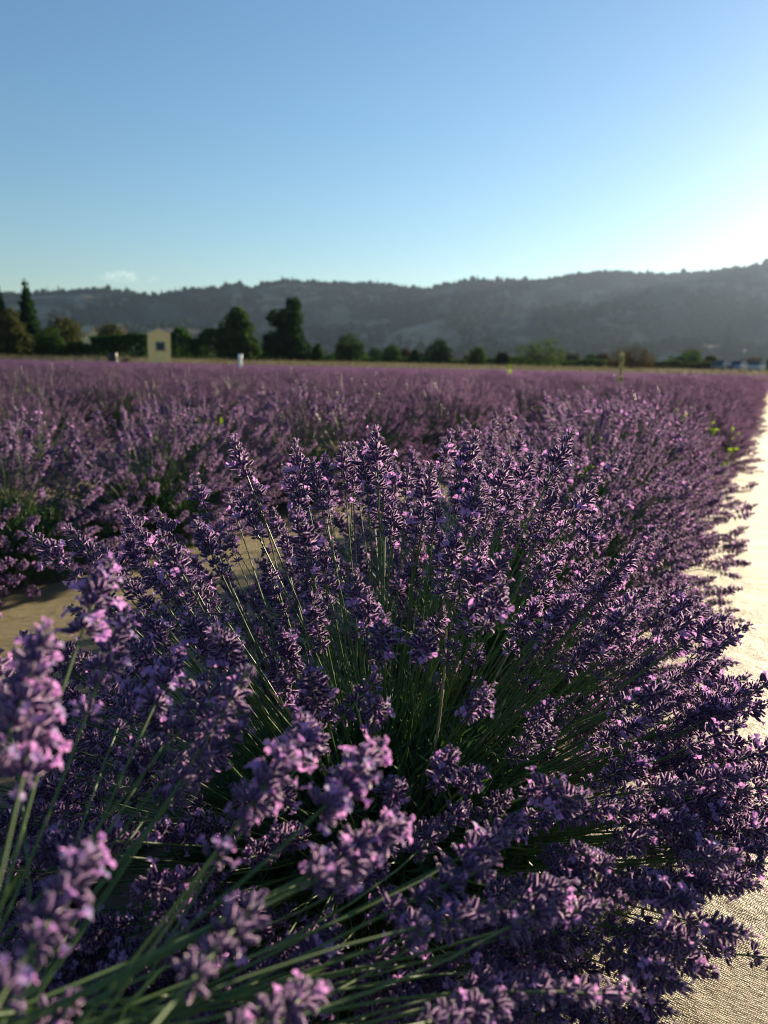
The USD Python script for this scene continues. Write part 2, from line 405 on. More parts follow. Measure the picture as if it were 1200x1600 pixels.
def instancer(path, protos, pos, idx, rot=None, scale=None, **kw):
    pi = UsdGeom.PointInstancer.Define(stage, path)
    rel = pi.CreatePrototypesRel()
    for p in protos:
        rel.AddTarget(p)
    pi.CreatePositionsAttr(Vt.Vec3fArray.FromNumpy(np.asarray(pos, np.float32)))
    pi.CreateProtoIndicesAttr(Vt.IntArray.FromNumpy(np.asarray(idx, np.int32)))
    if rot is not None:
        pi.CreateOrientationsAttr(Vt.QuathArray([Gf.Quath(float(math.cos(a / 2)), 0, 0, float(math.sin(a / 2))) for a in rot]))
    if scale is not None:
        pi.CreateScalesAttr(Vt.Vec3fArray.FromNumpy(np.asarray(scale, np.float32)))
    return say(pi.GetPrim(), **kw)


NT = 15000
gx = np.random.default_rng(21)
tp = gx.uniform(-380, 1560, NT * 2)
td = np.where(gx.random(NT * 2) < 0.25, gx.normal(2870, 45, NT * 2), gx.uniform(950, 2950, NT * 2))
keep = (meshkit.fbm(np.stack([tp / 38, td / 130, tp * 0], -1), 3, 9) > 0.47) | (np.abs(td - 2880) < 60)
tp, td = tp[keep][:NT], td[keep][:NT]
pos = (FLAT_F[None] + ((tp - 600) / FPX)[:, None] * FLAT_R) * td[:, None]
pos[:, 2] = hill_z(tp, td) - 1.0
sz = gx.uniform(3.2, 7.0, len(tp)) * (0.7 + 0.3 * td / 2000) * np.where(gx.random(len(tp)) < 0.12, 1.5, 1.0)
forest = UsdGeom.PointInstancer.Define(stage, '/World/forest')
protos = []
for k in range(5):
    protos.append(usdkit.mesh(stage, f'/World/forest/tree_{k}', blob_tree(k + 1, k < 2), M['conifer'] if k < 3 else M['broadleaf'], smooth=True).GetPath())
instancer('/World/forest', protos, pos, gx.integers(0, 5, len(tp)), gx.uniform(0, 6.28, len(tp)),
          np.stack([sz, sz, sz * gx.uniform(0.8, 1.5, len(tp))], -1), label='blue-grey wooded cover over the distant hills', cat='forest', kind='stuff')

# ------------------------------------------------------------------ haze
hz = usdkit.material(stage, L + 'air', {'v': ('principled_volume', {'color': (0.55, 0.72, 1.0), 'density': 0.00003, 'anisotropy': 0.5})}, [], volume='v.volume')
b = trimesh.creation.box((9990, 9990, 431)); b.apply_translation((0, 0, 214.5))
obj('haze', b, hz, kind='stuff')

# ------------------------------------------------------------------ lavender
# one calyx: a ribbed tube along +z, mouth slightly open
def calyx_mesh(sides=7):
    prof = [(0.0, 0.10), (0.16, 0.17), (0.50, 0.205), (0.82, 0.165), (1.0, 0.19)]
    v = []
    for k, (z, r) in enumerate(prof):
        for s in range(sides):
            a = 2 * np.pi * s / sides + k * 0.1
            rr = r * (1.0 + 0.13 * (-1) ** s)
            zz = z + (0.07 * (s % 2) if k == len(prof) - 1 else 0)
            v.append((rr * math.cos(a), rr * math.sin(a) + 0.10 * z * z, zz))
    v.append((0, 0.09, 0.80))
    f = []
    for k in range(len(prof) - 1):
        for s in range(sides):
            a, b_, c, d = k * sides + s, k * sides + (s + 1) % sides, (k + 1) * sides + (s + 1) % sides, (k + 1) * sides + s
            f += [(a, b_, c), (a, c, d)]
    e = (len(prof) - 1) * sides
    f += [(e + s, e + (s + 1) % sides, len(v) - 1) for s in range(sides)]
    return np.array(v), np.array(f)


CALYX = calyx_mesh()


def fuzz_mesh(sides=7, w=0.035):
    """the pale down along the ribs of a calyx: one narrow fin to each rib"""
    prof = [(0.16, 0.17), (0.50, 0.205), (0.82, 0.175), (1.06, 0.20)]
    v, f = [], []
    for s in range(sides):
        a = 2 * np.pi * s / sides
        for k, (z, r) in enumerate(prof):
            for e in (-0.004, w * (0.6, 1.0, 1.0, 0.5)[k]):
                v.append((math.cos(a) * (r * 1.08 + e), math.sin(a) * (r * 1.08 + e) + 0.10 * z * z, z))
        b_ = s * 8
        for k in range(3):
            f += [(b_ + 2 * k, b_ + 2 * k + 1, b_ + 2 * k + 3), (b_ + 2 * k, b_ + 2 * k + 3, b_ + 2 * k + 2)]
    return np.array(v), np.array(f)


FUZZ = fuzz_mesh()
# low calyx for plants farther off
CALYX_LOW = (np.array([(0, 0, -0.02), (0.24, 0, 0.5), (0.06, 0, 1.05), (-0.2, 0.03, 0.55), (0, 0.24, 0.55), (0.04, 0, 1.0), (0.03, -0.22, 0.5)]), np.array([(0, 1, 2), (0, 2, 3), (0, 4, 5), (0, 5, 6)]))


def corolla(g):
    """a small two-lipped flower along +z: short tube and five cupped lobes"""
    m = MB()
    m.add(*tube([(0, 0, 0), (0, 0, 0.5), (0, 0.03, 0.9)], [0.10, 0.13, 0.20], 6))
    for k, (a, w, l, up) in enumerate([(0.45, 0.30, 0.62, 0.55), (-0.45, 0.30, 0.62, 0.55), (2.1, 0.22, 0.45, 0.1), (3.14, 0.24, 0.48, 0.0), (-2.1, 0.22, 0.45, 0.1)]):
        a += g.normal(0, 0.15)
        d = np.array([math.sin(a), math.cos(a), 0]); s = np.array([math.cos(a), -math.sin(a), 0]); z = np.array([0, 0, 1.0])
        root = d * 0.17 + z * 0.88
        mid = root + d * l * 0.5 + z * (up * 0.35 + 0.10); tip = root + d * l + z * up * 0.75
        m.add([root - s * w * 0.4, root + s * w * 0.4, mid + s * w + z * 0.06, mid - z * 0.03, mid - s * w + z * 0.06, tip + s * w * 0.55, tip - s * w * 0.55],
              [(0, 1, 3), (1, 2, 3), (0, 3, 4), (3, 2, 5), (3, 5, 6), (3, 6, 4)])
    return m.mesh()


def stalk_line(g, length, bend, n=8):
    t = np.linspace(0, 1, n)
    a = g.uniform(0, 6.28)
    off = bend * (t ** 2) * 1.0 - bend * t * 0.4
    wig = 0.003 * np.sin(t * 7 + g.uniform(0, 6))
    return np.stack([off * math.cos(a) + wig, off * math.sin(a), t * length], -1)


def head_layout(g, stem, head_len, width, low=False, gap=True):
    """positions, axes, sizes of the calyces on the last head_len of the stem: separate whorls, crowded towards the tip"""
    L_ = stem[-1, 2]
    step = 0.0082 if low else 0.0092
    nw = max(4, int(round(head_len / step)))
    P, A, S = [], [], []
    zs = L_ - head_len + head_len * np.linspace(0, 1, nw) ** 0.88 - 0.003 + g.normal(0, 0.0011, nw)
    if gap and g.random() < 0.75:
        zs = np.concatenate([[zs[0] - g.uniform(0.010, 0.022)], zs])
        if g.random() < 0.3:
            zs = np.concatenate([[zs[0] - g.uniform(0.012, 0.024)], zs])
    for k, z in enumerate(zs):
        u = np.clip((z - (L_ - head_len)) / head_len, 0, 1)
        c = np.array([np.interp(z, stem[:, 2], stem[:, 0]), np.interp(z, stem[:, 2], stem[:, 1]), z])
        full = (0.85 + 0.30 * math.sin(math.pi * min(1, u * 0.9 + 0.12))) * (1 - 0.45 * max(0, u - 0.65) / 0.35) * g.uniform(0.84, 1.14)
        if low:
            n = g.integers(5, 7) if u < 0.93 else 4
        else:
            n = g.integers(15, 21) if u < 0.93 else 9
        a0, lean = g.uniform(0, 6.28), g.uniform(0, 6.28)
        for q in range(n):
            if not low and g.random() < 0.08:
                continue
            tier = q % 3
            a = a0 + 2 * np.pi * q / n + g.normal(0, 0.3)
            if low:
                tilt, off, lift_ = np.interp(u, [0, 0.7, 1], [66, 54, 22]) - 12 * (q % 2), 0.0012, 0.0
            else:
                tilt = np.interp(u, [0, 0.7, 1], [80, 66, 40]) - (0, 22, 46)[tier]
                off, lift_ = (0.0050, 0.0032, 0.0012)[tier] * full * g.uniform(0.7, 1.2), (0.0, 0.0014, 0.0032)[tier]
            tilt = math.radians(tilt + g.normal(0, 14) + 9 * math.cos(a - lean))
            d = np.array([math.cos(a) * math.sin(tilt), math.sin(a) * math.sin(tilt), math.cos(tilt)])
            P.append(c + np.array([math.cos(a), math.sin(a), 0]) * off + np.array([0, 0, g.normal(0, 0.0009) + lift_])); A.append(d)
            S.append(width * full * g.uniform(0.75, 1.2))
    return np.array(P), np.array(A), np.array(S)


STALKS = []       # (path, total length, head length)


def make_stalk(k, stem_len, head_len, width, bend, bloom):
    g = np.random.default_rng(100 + k)
    line = stalk_line(g, stem_len + head_len, bend)
    root = f'/World/plant_kinds/flower_stalk_{k}'
    UsdGeom.Xform.Define(stage, root)
    sm = MB().add(*tube(line, np.linspace(0.0012, 0.0008, len(line)), 5))
    for q in range(2):                                   # a pair of narrow leaves low on the stem
        z = g.uniform(0.05, 0.5) * stem_len; a = g.uniform(0, 6.28); d = np.array([math.cos(a), math.sin(a), 1.3]); s = np.array([-math.sin(a), math.cos(a), 0]) * 0.0012
        c = np.array([np.interp(z, line[:, 2], line[:, 0]), np.interp(z, line[:, 2], line[:, 1]), z]); l = g.uniform(0.012, 0.022)
        sm.add([c - s, c + s, c + d * l * 0.6 + s, c + d * l * 0.6 - s, c + d * l], [(0, 1, 2), (0, 2, 3), (3, 2, 4)])
    usdkit.mesh(stage, root + '/stem', sm.mesh(), M['stem'], smooth=True)
    P, A, S = head_layout(g, line, head_len, width)
    rot = frames(A, g.uniform(0, 6.28, len(A)))
    cm = MB().many(placed(CALYX[0], rot, P, S), CALYX[1])
    pm = MB()
    for q in g.choice(len(P), bloom, replace=False):
        cv, cf = corolla(g)
        pm.add(placed(cv, rot[q:q + 1], (P[q] + A[q] * S[q] * 0.72)[None], [S[q] * g.uniform(0.62, 0.92)])[0], cf)
    fz = MB().many(placed(FUZZ[0], rot, P, S), FUZZ[1])
    hm, counts = MB(), []
    for q_, sm_ in ((cm, True), (pm, True), (fz, False)):
        v, f = q_.mesh(); hm.add(v, f); counts.append(len(f))
    h = usdkit.mesh(stage, root + '/flower_head', hm.mesh(), M['calyx'], smooth=True)
    at_ = np.cumsum([0] + counts)
    for q_, (nm, mt) in enumerate((('calyces', 'calyx'), ('corollas', 'petal'), ('down', 'fuzz'))):
        sub = UsdGeom.Subset.CreateGeomSubset(h, nm, UsdGeom.Tokens.face, Vt.IntArray.FromNumpy(np.arange(at_[q_], at_[q_ + 1], dtype=np.int32)), 'materialBind', UsdGeom.Tokens.partition)
        UsdShade.MaterialBindingAPI.Apply(sub.GetPrim()).Bind(M[mt])
    say(h.GetPrim(), kind='stuff')
    STALKS.append((root, float(line[-1, 2]), head_len))


for k, (sl, hl, w, bd, bl) in enumerate([
        (0.21, 0.040, 0.0058, 0.02, 6), (0.24, 0.048, 0.0061, 0.035, 9), (0.26, 0.036, 0.0060, 0.03, 5), (0.28, 0.054, 0.0058, 0.05, 11),
        (0.30, 0.046, 0.0063, 0.02, 7), (0.32, 0.060, 0.0061, 0.045, 14), (0.34, 0.050, 0.0058, 0.06, 6), (0.36, 0.064, 0.0063, 0.04, 11),
        (0.38, 0.044, 0.0058, 0.055, 4), (0.40, 0.056, 0.0061, 0.03, 9), (0.29, 0.038, 0.0057, 0.06, 3), (0.33, 0.052, 0.0061, 0.02, 30),
        (0.27, 0.048, 0.0063, 0.03, 34), (0.35, 0.040, 0.0057, 0.03, 2)]):
    make_stalk(k, sl, hl, w, bd, bl)
LENS = np.array([s[1] for s in STALKS])

LEAF = (np.array([(-1, 0, 0), (1, 0, 0), (1.1, 6, 3.5), (-1.1, 6, 3.5), (0, 12, 9.5)]) / 12.0 * [0.55, 1, 1], np.array([(0, 1, 2), (0, 2, 3), (3, 2, 4)]))


def foliage(g, count, rad, height):
    """narrow grey-green leaves filling a low mound"""
    a, u, w = g.uniform(0, 6.28, count), np.sqrt(g.random(count)), g.random(count)
    el = np.arccos(np.clip(g.random(count), 0, 1))          # from the vertical
    rr = (0.45 + 0.55 * g.random(count) ** 0.5)
    pos = np.stack([np.cos(a) * np.sin(el) * rad * rr, np.sin(a) * np.sin(el) * rad * rr, 0.03 + np.cos(el) * height * rr], -1)
    d = pos / np.array([rad, rad, height]) + g.normal(0, 0.45, (count, 3)) + [0, 0, 0.55]
    rot = frames(d, g.uniform(0, 6.28, count))
    rot = np.stack([rot[..., 0], rot[..., 2], rot[..., 1]], -1)
    return MB().many(placed(LEAF[0], rot, pos, g.uniform(0.028, 0.052, count)), LEAF[1])


def directions(g, n, low=6.0):
    """spread of stalk directions over a dome: (azimuth, elevation)"""
    az = g.uniform(0, 2 * np.pi, n)
    s = g.uniform(math.sin(math.radians(low)), 1, n)
    return az, np.arcsin(s)


ORD = 'first second third fourth fifth sixth seventh eighth ninth tenth eleventh twelfth thirteenth fourteenth fifteenth sixteenth'.split()


def simple_stalk(g, o, d, reach, st, bl, sides=3):
    hl = g.uniform(0.032, 0.058)
    rot = frames(np.array([d]), np.array([g.uniform(0, 6.28)]))[0]
    line = stalk_line(g, reach, g.uniform(0.01, 0.05), 4)
    v, f = tube(line, 0.0011, sides); st.add(v @ rot.T + o, f)
    P, A, S = head_layout(g, line, hl, 0.0108, True)
    P, A = P @ rot.T + o, A @ rot.T
    bl.many(placed(CALYX_LOW[0], frames(A, g.uniform(0, 6.28, len(A))), P, S), CALYX_LOW[1])


def near_plant(name, c, seed, n, label, tall=1.0, gap=None, group='lavender bushes in the rows', extra=(), low=6.0, skirt=False):
    """a plant whose stalks are parts of their own"""
    g = np.random.default_rng(seed)
    t = empty(name, (c[0], c[1], 0), label=label, cat='lavender bush', group=group)
    base = str(t.GetPath())
    obj('foliage', foliage(g, 5200 if skirt else 3000, 0.235 * tall, 0.22 * tall).mesh(), M['leaf'], t, kind='stuff')
    wd = MB()
    for q in range(14):
        a, el = g.uniform(0, 6.28), g.uniform(0.5, 1.3)
        d = np.array([math.cos(a) * math.cos(el), math.sin(a) * math.cos(el), math.sin(el)])
        wd.add(*tube(np.outer(np.linspace(0, 1, 4), d) * 0.17 + g.normal(0, 0.006, (4, 3)), np.linspace(0.005, 0.002, 4), 5))
    obj('woody_stem', wd.mesh(), M['wood'], t)
    for q in range(9 if skirt else 0):
        a, e, l = g.uniform(-1.6, 0.9), g.uniform(0.35, 1.2), g.uniform(0.16, 0.34)
        d = np.array([math.cos(a) * math.cos(e), math.sin(a) * math.cos(e), math.sin(e)])
        u_ = np.linspace(0, 1, 8)[:, None]
        line = d * 0.05 + [0, 0, 0.06] + d * l * u_ + g.normal(0, 0.05, 3) * u_ ** 2 + g.normal(0, 0.003, (8, 3))
        obj('dry_stem', tube(line, np.linspace(0.0024, 0.0012, 8), 6), M['dry'], t, smooth=True)
    az, el = directions(g, n * 5, low)
    if skirt:
        ks = len(az) // 3
        pos_ = g.permutation(len(az))[:ks]
        az[pos_] = math.atan2(EYE[1] - c[1], EYE[0] - c[0]) + g.uniform(-0.6, 2.0, ks)
        el[pos_] = np.radians(g.uniform(2, 36, ks))
    else:
        el[::4] = np.radians(g.uniform(0, 26, len(el[::4])))
    stalks = []
    for a, e in zip(az, el):
        d = np.array([math.cos(a) * math.cos(e), math.sin(a) * math.cos(e), math.sin(e)])
        o = np.array([d[0] * 0.075, d[1] * 0.075, 0.05 + 0.075 * math.sin(e)]) * tall + g.normal(0, 0.016, 3)
        d = d + g.normal(0, 0.10, 3); d /= np.linalg.norm(d)
        reach = (0.355 + 0.065 * math.sin(e) + g.normal(0, 0.035)) * tall
        # stems spring from the base a little steeper than they end
        k = int(np.argmin(np.abs(LENS - reach / g.uniform(0.93, 1.08)) + g.uniform(0, 0.035, len(LENS))))
        s = reach / LENS[k]
        if abs(s - 1) > 0.22:
            continue
        tip = np.array([c[0], c[1], 0]) + o + d * reach
        if tip[2] < 0.05:
            continue
        crowd = False
        for u_ in (0.35, 0.55, 0.75, 1.0):
            px, py, z = project(tip - d * reach * (1 - u_))
            crowd |= z < 0.27 and z > 0.02 and -150 < px < 1350 and py < 1750
        if crowd:
            continue
        if gap is not None:
            px, py, z = project(tip - d * 0.03)
            if z > 0.05 and g.random() < gap(px, py, z):
                continue
            if z < 0.20 and np.linalg.norm(tip - EYE) < 0.36:
                continue
        elif np.linalg.norm(tip - EYE) < 0.36:
            continue
        stalks.append((o, d, k, s))
        if len(stalks) >= n:
            break
    stalks = list(extra) + stalks
    # the ones that show largest (nearest the eye) come first
    stalks.sort(key=lambda q: np.linalg.norm(np.array([c[0], c[1], 0]) + q[0] + q[1] * LENS[q[2]] * q[3] - EYE))
    for q, (o, d, k, s) in enumerate(stalks[:300]):
        x = UsdGeom.Xform.Define(stage, numbered(base, 'flower_stalk'))
        rot = frames(np.array([d]), np.array([g.uniform(0, 6.28)]))[0]
        x.AddTransformOp().Set(mat4(rot, o, s))
        x.GetPrim().GetReferences().AddInternalReference(STALKS[k][0])
        x.GetPrim().SetInstanceable(True)
    rest = stalks[300:]
    if rest:
        if skirt:
            I = UsdGeom.PointInstancer.Define(stage, base + '/flower_stalks')
            rel = I.CreatePrototypesRel(); ks = sorted({q[2] for q in rest})
            for k in ks:
                pr = UsdGeom.Xform.Define(stage, base + f'/flower_stalks/flower_stalk_{k}')
                pr.GetPrim().GetReferences().AddInternalReference(STALKS[k][0]); rel.AddTarget(pr.GetPath())
            I.CreatePositionsAttr(Vt.Vec3fArray.FromNumpy(np.array([q[0] for q in rest], np.float32)))
            I.CreateProtoIndicesAttr(Vt.IntArray([ks.index(q[2]) for q in rest]))
            qs = [Gf.Matrix4d(mat4(m_, (0, 0, 0))).ExtractRotation().GetQuat() for m_ in frames(np.array([q[1] for q in rest]), g.uniform(0, 6.28, len(rest)))]
            I.CreateOrientationsAttr(Vt.QuathArray([Gf.Quath(float(x.GetReal()), *[float(y) for y in x.GetImaginary()]) for x in qs]))
            I.CreateScalesAttr(Vt.Vec3fArray.FromNumpy(np.repeat(np.array([[q[3]] for q in rest], np.float32), 3, 1)))
            say(I.GetPrim(), kind='stuff')
            return t
        st, bl = MB(), MB()
        for o, d, k, sc in rest:
            simple_stalk(g, o, d, LENS[k] * sc, st, bl, 5)
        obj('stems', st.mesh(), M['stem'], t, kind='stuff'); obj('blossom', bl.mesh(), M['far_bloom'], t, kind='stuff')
    return t


def hero_gap(px, py, z):
    """the mature bush opens in its middle, where the bare stems show, and has been trimmed at the path"""
    if py > 1330 and px > 1175 - (py - 1330) * 0.62:
        return 0.97
    q = 0.97 * math.exp(-(((px - 700) / 135) ** 2 + ((py - 1040) / 85) ** 2))
    return max(q, 0.45 * math.exp(-(((px - 520) / 90) ** 2 + ((py - 830) / 60) ** 2)))


def aimed(c, px, py, depth, base_px, base_py, base_depth, k):
    """a stalk whose head ends at one point and whose stem comes from the direction of another"""
    tip, foot = at(px, py, depth), at(base_px, base_py, base_depth)
    d = tip - foot; d /= np.linalg.norm(d)
    return (tip - d * LENS[k] - np.array([c[0], c[1], 0]), d, k, 1.0)


CENTRAL = at(592, 1085, 1.0)[:2]
near_plant('lavender_bush', CENTRAL, 11, 760, 'large sharp lavender bush in the middle of the picture, opening to bare green stems', 1.11, hero_gap, skirt=True)

FRONT = CENTRAL + np.array([-0.14, -0.74])
ex = []
for px, py, dep, bx, by, bd, k in [
        (130, 880, 0.40, 40, 1250, 0.34, 12), (30, 985, 0.32, -70, 1350, 0.27, 11), (225, 965, 0.42, 60, 1320, 0.36, 11), (62, 1090, 0.32, -30, 1500, 0.26, 12),
        (300, 1010, 0.45, 100, 1400, 0.36, 12), (395, 1100, 0.44, 100, 1500, 0.34, 6), (505, 1130, 0.38, 200, 1500, 0.30, 12), (480, 1190, 0.36, 180, 1560, 0.29, 11),
        (600, 1200, 0.36, 250, 1500, 0.29, 12), (655, 1310, 0.36, 300, 1470, 0.29, 11), (745, 1365, 0.40, 350, 1530, 0.31, 7), (575, 1310, 0.35, 250, 1480, 0.28, 4),
        (190, 1335, 0.28, -20, 1640, 0.22, 11), (375, 1390, 0.30, 250, 1560, 0.25, 0), (830, 1520, 0.36, 400, 1640, 0.28, 5), (560, 1570, 0.30, 250, 1700, 0.24, 1),
        (890, 1450, 0.42, 450, 1600, 0.32, 7), (10, 880, 0.50, -60, 1200, 0.45, 6), (350, 1030, 0.50, 180, 1300, 0.42, 8), (540, 1040, 0.56, 380, 1300, 0.46, 10)]:
    ex.append(aimed(FRONT, px, py, dep * 1.28, bx, by, bd * 1.22, k))


def front_gap(px, py, z):
    if px < -60 or px > 1260 or py > 1700:
        return 0.0
    if py < 820:
        return 1.0
    if px < 440 and py > 1190 or px < 640 and py > 1430:
        return 1.0
    return 0.97 if px < 480 and py > 1100 else 0.88


ge = np.random.default_rng(64)
for q in range(36):
    if q < 28:
        ex.append(aimed(FRONT, ge.uniform(600, 960), ge.uniform(1290, 1640), ge.uniform(0.52, 0.68), ge.uniform(-150, 330), ge.uniform(1560, 1720), ge.uniform(0.36, 0.44), int(ge.integers(4, 10))))
    else:
        ex.append(aimed(FRONT, ge.uniform(-20, 420), ge.uniform(930, 1180), ge.uniform(0.54, 0.72), ge.uniform(-160, 160), ge.uniform(1450, 1680), ge.uniform(0.42, 0.50), int(ge.integers(4, 10))))
near_plant('lavender_bush', FRONT, 12, 300, 'out-of-focus lavender bush closest to the lens, pink-lit heads on long stems', 1.0, front_gap, extra=ex)

# the rows: which plants stand where
spots = []
gp = np.random.default_rng(5)
for k in range(0, 46):
    xr = ROW0 - SPACING * k - (0.06 if k == 0 else 0)
    y = CENTRAL[1] + (0.0 if k == 0 else gp.uniform(0, STEP))
    y -= math.floor((y + 4) / STEP) * STEP
    nth = 0
    while y < 110:
        py_ = y + gp.normal(0, 0.05); px_ = xr + gp.normal(0, 0.05) + (0.22 * math.exp(-(y - 0.8) / 1.5) if k == 0 else 0)
        p = np.array([px_, py_, 0.3])
        sx, sy, z = project(p)
        dep = field_depth(px_, py_)
        y += STEP
        if k == 0 and y < CENTRAL[1] + STEP * 1.4:
            continue
        if z < 0.3 or dep > FIELD_END or gp.random() < 0.02 * (k > 1):
            continue
        margin = 0.75 / z * FPX
        if sx < -margin or sx > 1200 + margin:
            continue
        spots.append((z, k, nth, px_, py_)); nth += 1
spots.sort()
NEAR = 12


def ordinal(n):
    return ORD[n] if n < len(ORD) else None


def name_spot(k, nth):
    a, b_ = ordinal(nth), ordinal(k)
    if k == 0:
        return f'purple lavender bush beside the bright path, {a} behind the sharp middle bush'
    return f'{b_}-row lavender bush, {a} from the front, rows counted leftward from the bright path'


# plants a little farther off: the same build with lighter heads, gathered in one part
def mid_plant_kind(k, heads, low):
    g = np.random.default_rng(300 + k)
    root = f'/World/plant_kinds/lavender_bush_{k}'
    UsdGeom.Xform.Define(stage, root)
    r = stage.GetPrimAtPath(root)
    fm = foliage(g, 700 if not low else 120, 0.2, 0.2)
    if low:
        fm.v = [v for v in fm.v]
    usdkit.mesh(stage, root + '/foliage', fm.mesh(), M['leaf'])
    az, el = directions(g, heads)
    el[::4] = np.radians(g.uniform(0, 26, len(el[::4])))
    st, bl = MB(), MB()
    for a, e in zip(az, el):
        d = np.array([math.cos(a) * math.cos(e), math.sin(a) * math.cos(e), math.sin(e)])
        o = np.array([d[0] * 0.075, d[1] * 0.075, 0.05 + 0.075 * math.sin(e)])
        d = d + g.normal(0, 0.17, 3); d[2] = abs(d[2]); d /= np.linalg.norm(d)
        reach = 0.365 + 0.055 * math.sin(e) + g.normal(0, 0.04)
        hl = g.uniform(0.036, 0.058)
        rot = frames(np.array([d]), np.array([g.uniform(0, 6.28)]))[0]
        line = stalk_line(g, reach, g.uniform(0.01, 0.05), 4)
        if not low:
            simple_stalk(g, o, d, reach, st, bl)
        else:
            q = g.integers(3, 5)
            zz = np.linspace(reach - hl, reach - 0.012, q)
            for z in zz:                              # whorls as small tilted stars
                aa = g.uniform(0, 6.28) + np.arange(2) * 3.1
                A = np.stack([np.cos(aa) * 0.8, np.sin(aa) * 0.8, np.full(2, 0.6)], -1) @ rot.T
                c = np.array([[np.interp(z, line[:, 2], line[:, 0]), np.interp(z, line[:, 2], line[:, 1]), z]]).repeat(2, 0) @ rot.T + o
                bl.many(placed(CALYX_LOW[0] * [1.5, 1.5, 1], frames(A, g.uniform(0, 6.28, 2)), c, np.full(2, 0.018) * g.uniform(0.8, 1.2, 2)), CALYX_LOW[1])
    if not low:
        usdkit.mesh(stage, root + '/stems', st.mesh(), M['stem'])
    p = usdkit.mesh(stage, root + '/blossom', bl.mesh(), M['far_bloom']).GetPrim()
    say(p, kind='stuff'); say(stage.GetPrimAtPath(root + '/foliage'), kind='stuff')
    if not low:
        say(stage.GetPrimAtPath(root + '/stems'), kind='stuff')
    return root


MID = [mid_plant_kind(k, 520, False) for k in range(4)]
LOW = [mid_plant_kind(10 + k, 520, True) for k in range(4)]
INDIVIDUAL = 298
FARLABEL = 'lavender bush blurred into the purple band of rows at the field\'s far side'
for q, (z, k, nth, px_, py_) in enumerate(spots[:INDIVIDUAL]):
    nm = ordinal(nth) and ordinal(k)
    label = name_spot(k, nth) if nm else FARLABEL
    tall = (1.04 if k == 0 else 0.84) + (0.16 if k == 0 else 0.32) * gp.random()
    if q < NEAR:
        near_plant('lavender_bush', (px_, py_), 500 + q, 360, label, tall, None)
        continue
    t = empty('lavender_bush', (px_, py_, 0), gp.uniform(0, 6.28), tall, label=label, cat='lavender bush', group='lavender bushes in the rows')
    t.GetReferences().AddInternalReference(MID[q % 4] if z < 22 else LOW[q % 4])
    t.SetInstanceable(True)
rest = spots[INDIVIDUAL:]
fl = UsdGeom.PointInstancer.Define(stage, '/World/lavender_field')
pr = []
for k in range(4):
    x = UsdGeom.Xform.Define(stage, f'/World/lavender_field/lavender_bush_{k}')
    x.GetPrim().GetReferences().AddInternalReference(LOW[k]); pr.append(x.GetPath())
sc = gp.uniform(0.88, 1.15, len(rest))
instancer('/World/lavender_field', pr, [(p[3], p[4], 0) for p in rest], gp.integers(0, 4, len(rest)), gp.uniform(0, 6.28, len(rest)), np.stack([sc * 1.1, sc * 1.1, sc], -1),
          label='purple mass of lavender rows reaching to the trees', cat='lavender field', kind='stuff')

# ---- far objects

# ------------------------------------------------------------------ trees and hedges at the field's far side
def tree(name, px, dist, height, lobes, mat, label, cat='tree', group=None, leaf=0.34, n=3600, seed=0, trunk=0.16):
    """lobes: (across, up, half width, half height) as fractions of the height; depth follows the width"""
    g = np.random.default_rng(900 + seed)
    p = level(px, dist); z0 = land(dist) - 0.15
    t = empty(name, (p[0], p[1], z0), label=label, cat=cat, group=group)
    if len(lobes) < 8:
        lobes = [l for l in lobes] + [(l[0] + g.choice([-1, 1]) * l[2] * g.uniform(0.5, 0.95), min(0.93, l[1] + l[3] * g.uniform(-0.5, 0.9)), l[2] * g.uniform(0.22, 0.45), l[3] * g.uniform(0.22, 0.45)) for l in lobes for _ in (0, 1)]
    W = np.array([l[2] * l[2] * l[3] for l in lobes]); W = W / W.sum()
    pick = g.choice(len(lobes), n, p=W)
    L_ = np.array(lobes)[pick]
    d = g.normal(size=(n, 3)); d /= np.linalg.norm(d, axis=1, keepdims=True)
    lump = 0.72 + 0.55 * meshkit.noise(d * 2.3 + pick[:, None] * 5.0, seed)
    r = (0.35 + 0.65 * g.random(n) ** 0.45) * lump
    off = d * r[:, None]
    across = (L_[:, 0] + off[:, 0] * L_[:, 2]) * height; deep = off[:, 1] * L_[:, 2] * height; up = (L_[:, 1] + off[:, 2] * L_[:, 3]) * height
    up = np.maximum(up, 0.1)
    pos = across[:, None] * FLAT_R + deep[:, None] * FLAT_F; pos[:, 2] = up
    rot = frames(d + g.normal(0, 0.7, (n, 3)), g.uniform(0, 6.28, n))
    quad = np.array([(-0.5, -0.3, 0), (0.1, -0.5, 0.08), (0.55, 0.1, 0), (-0.1, 0.5, 0.10)])
    obj('crown', MB().many(placed(quad, rot, pos, leaf * g.uniform(0.6, 1.5, n)), np.array([(0, 1, 2), (0, 2, 3)])).mesh(), M[mat], t)
    tm = MB()
    top = max(l[1] for l in lobes) * height
    tm.add(*tube([(0, 0, -0.2), (0.02 * height, 0, top * 0.35), (0, 0, top * 0.7), (0.01, 0, top)], np.array([0.032, 0.024, 0.014, 0.004]) * height, 7))
    for l in lobes[:9]:
        e = FLAT_R * l[0] * height; e = np.array([e[0], e[1], l[1] * height])
        s = np.array([0, 0, l[1] * height * 0.45])
        if abs(l[0]) > 0.03:
            obj('limb', tube([s, s * 0.5 + e * 0.5 + [0, 0, 0.03 * height], e], np.array([0.014, 0.009, 0.003]) * height, 5), M['bark'], t)
    obj('trunk', tm.mesh(), M['bark'], t)
    return t


def hgt(px, ytop, dist):
    """height above the land there of something whose top is seen at (px, ytop)"""
    return dist * (horizon(px) - ytop) / FPX + EYE[2] - land(dist) + 0.15


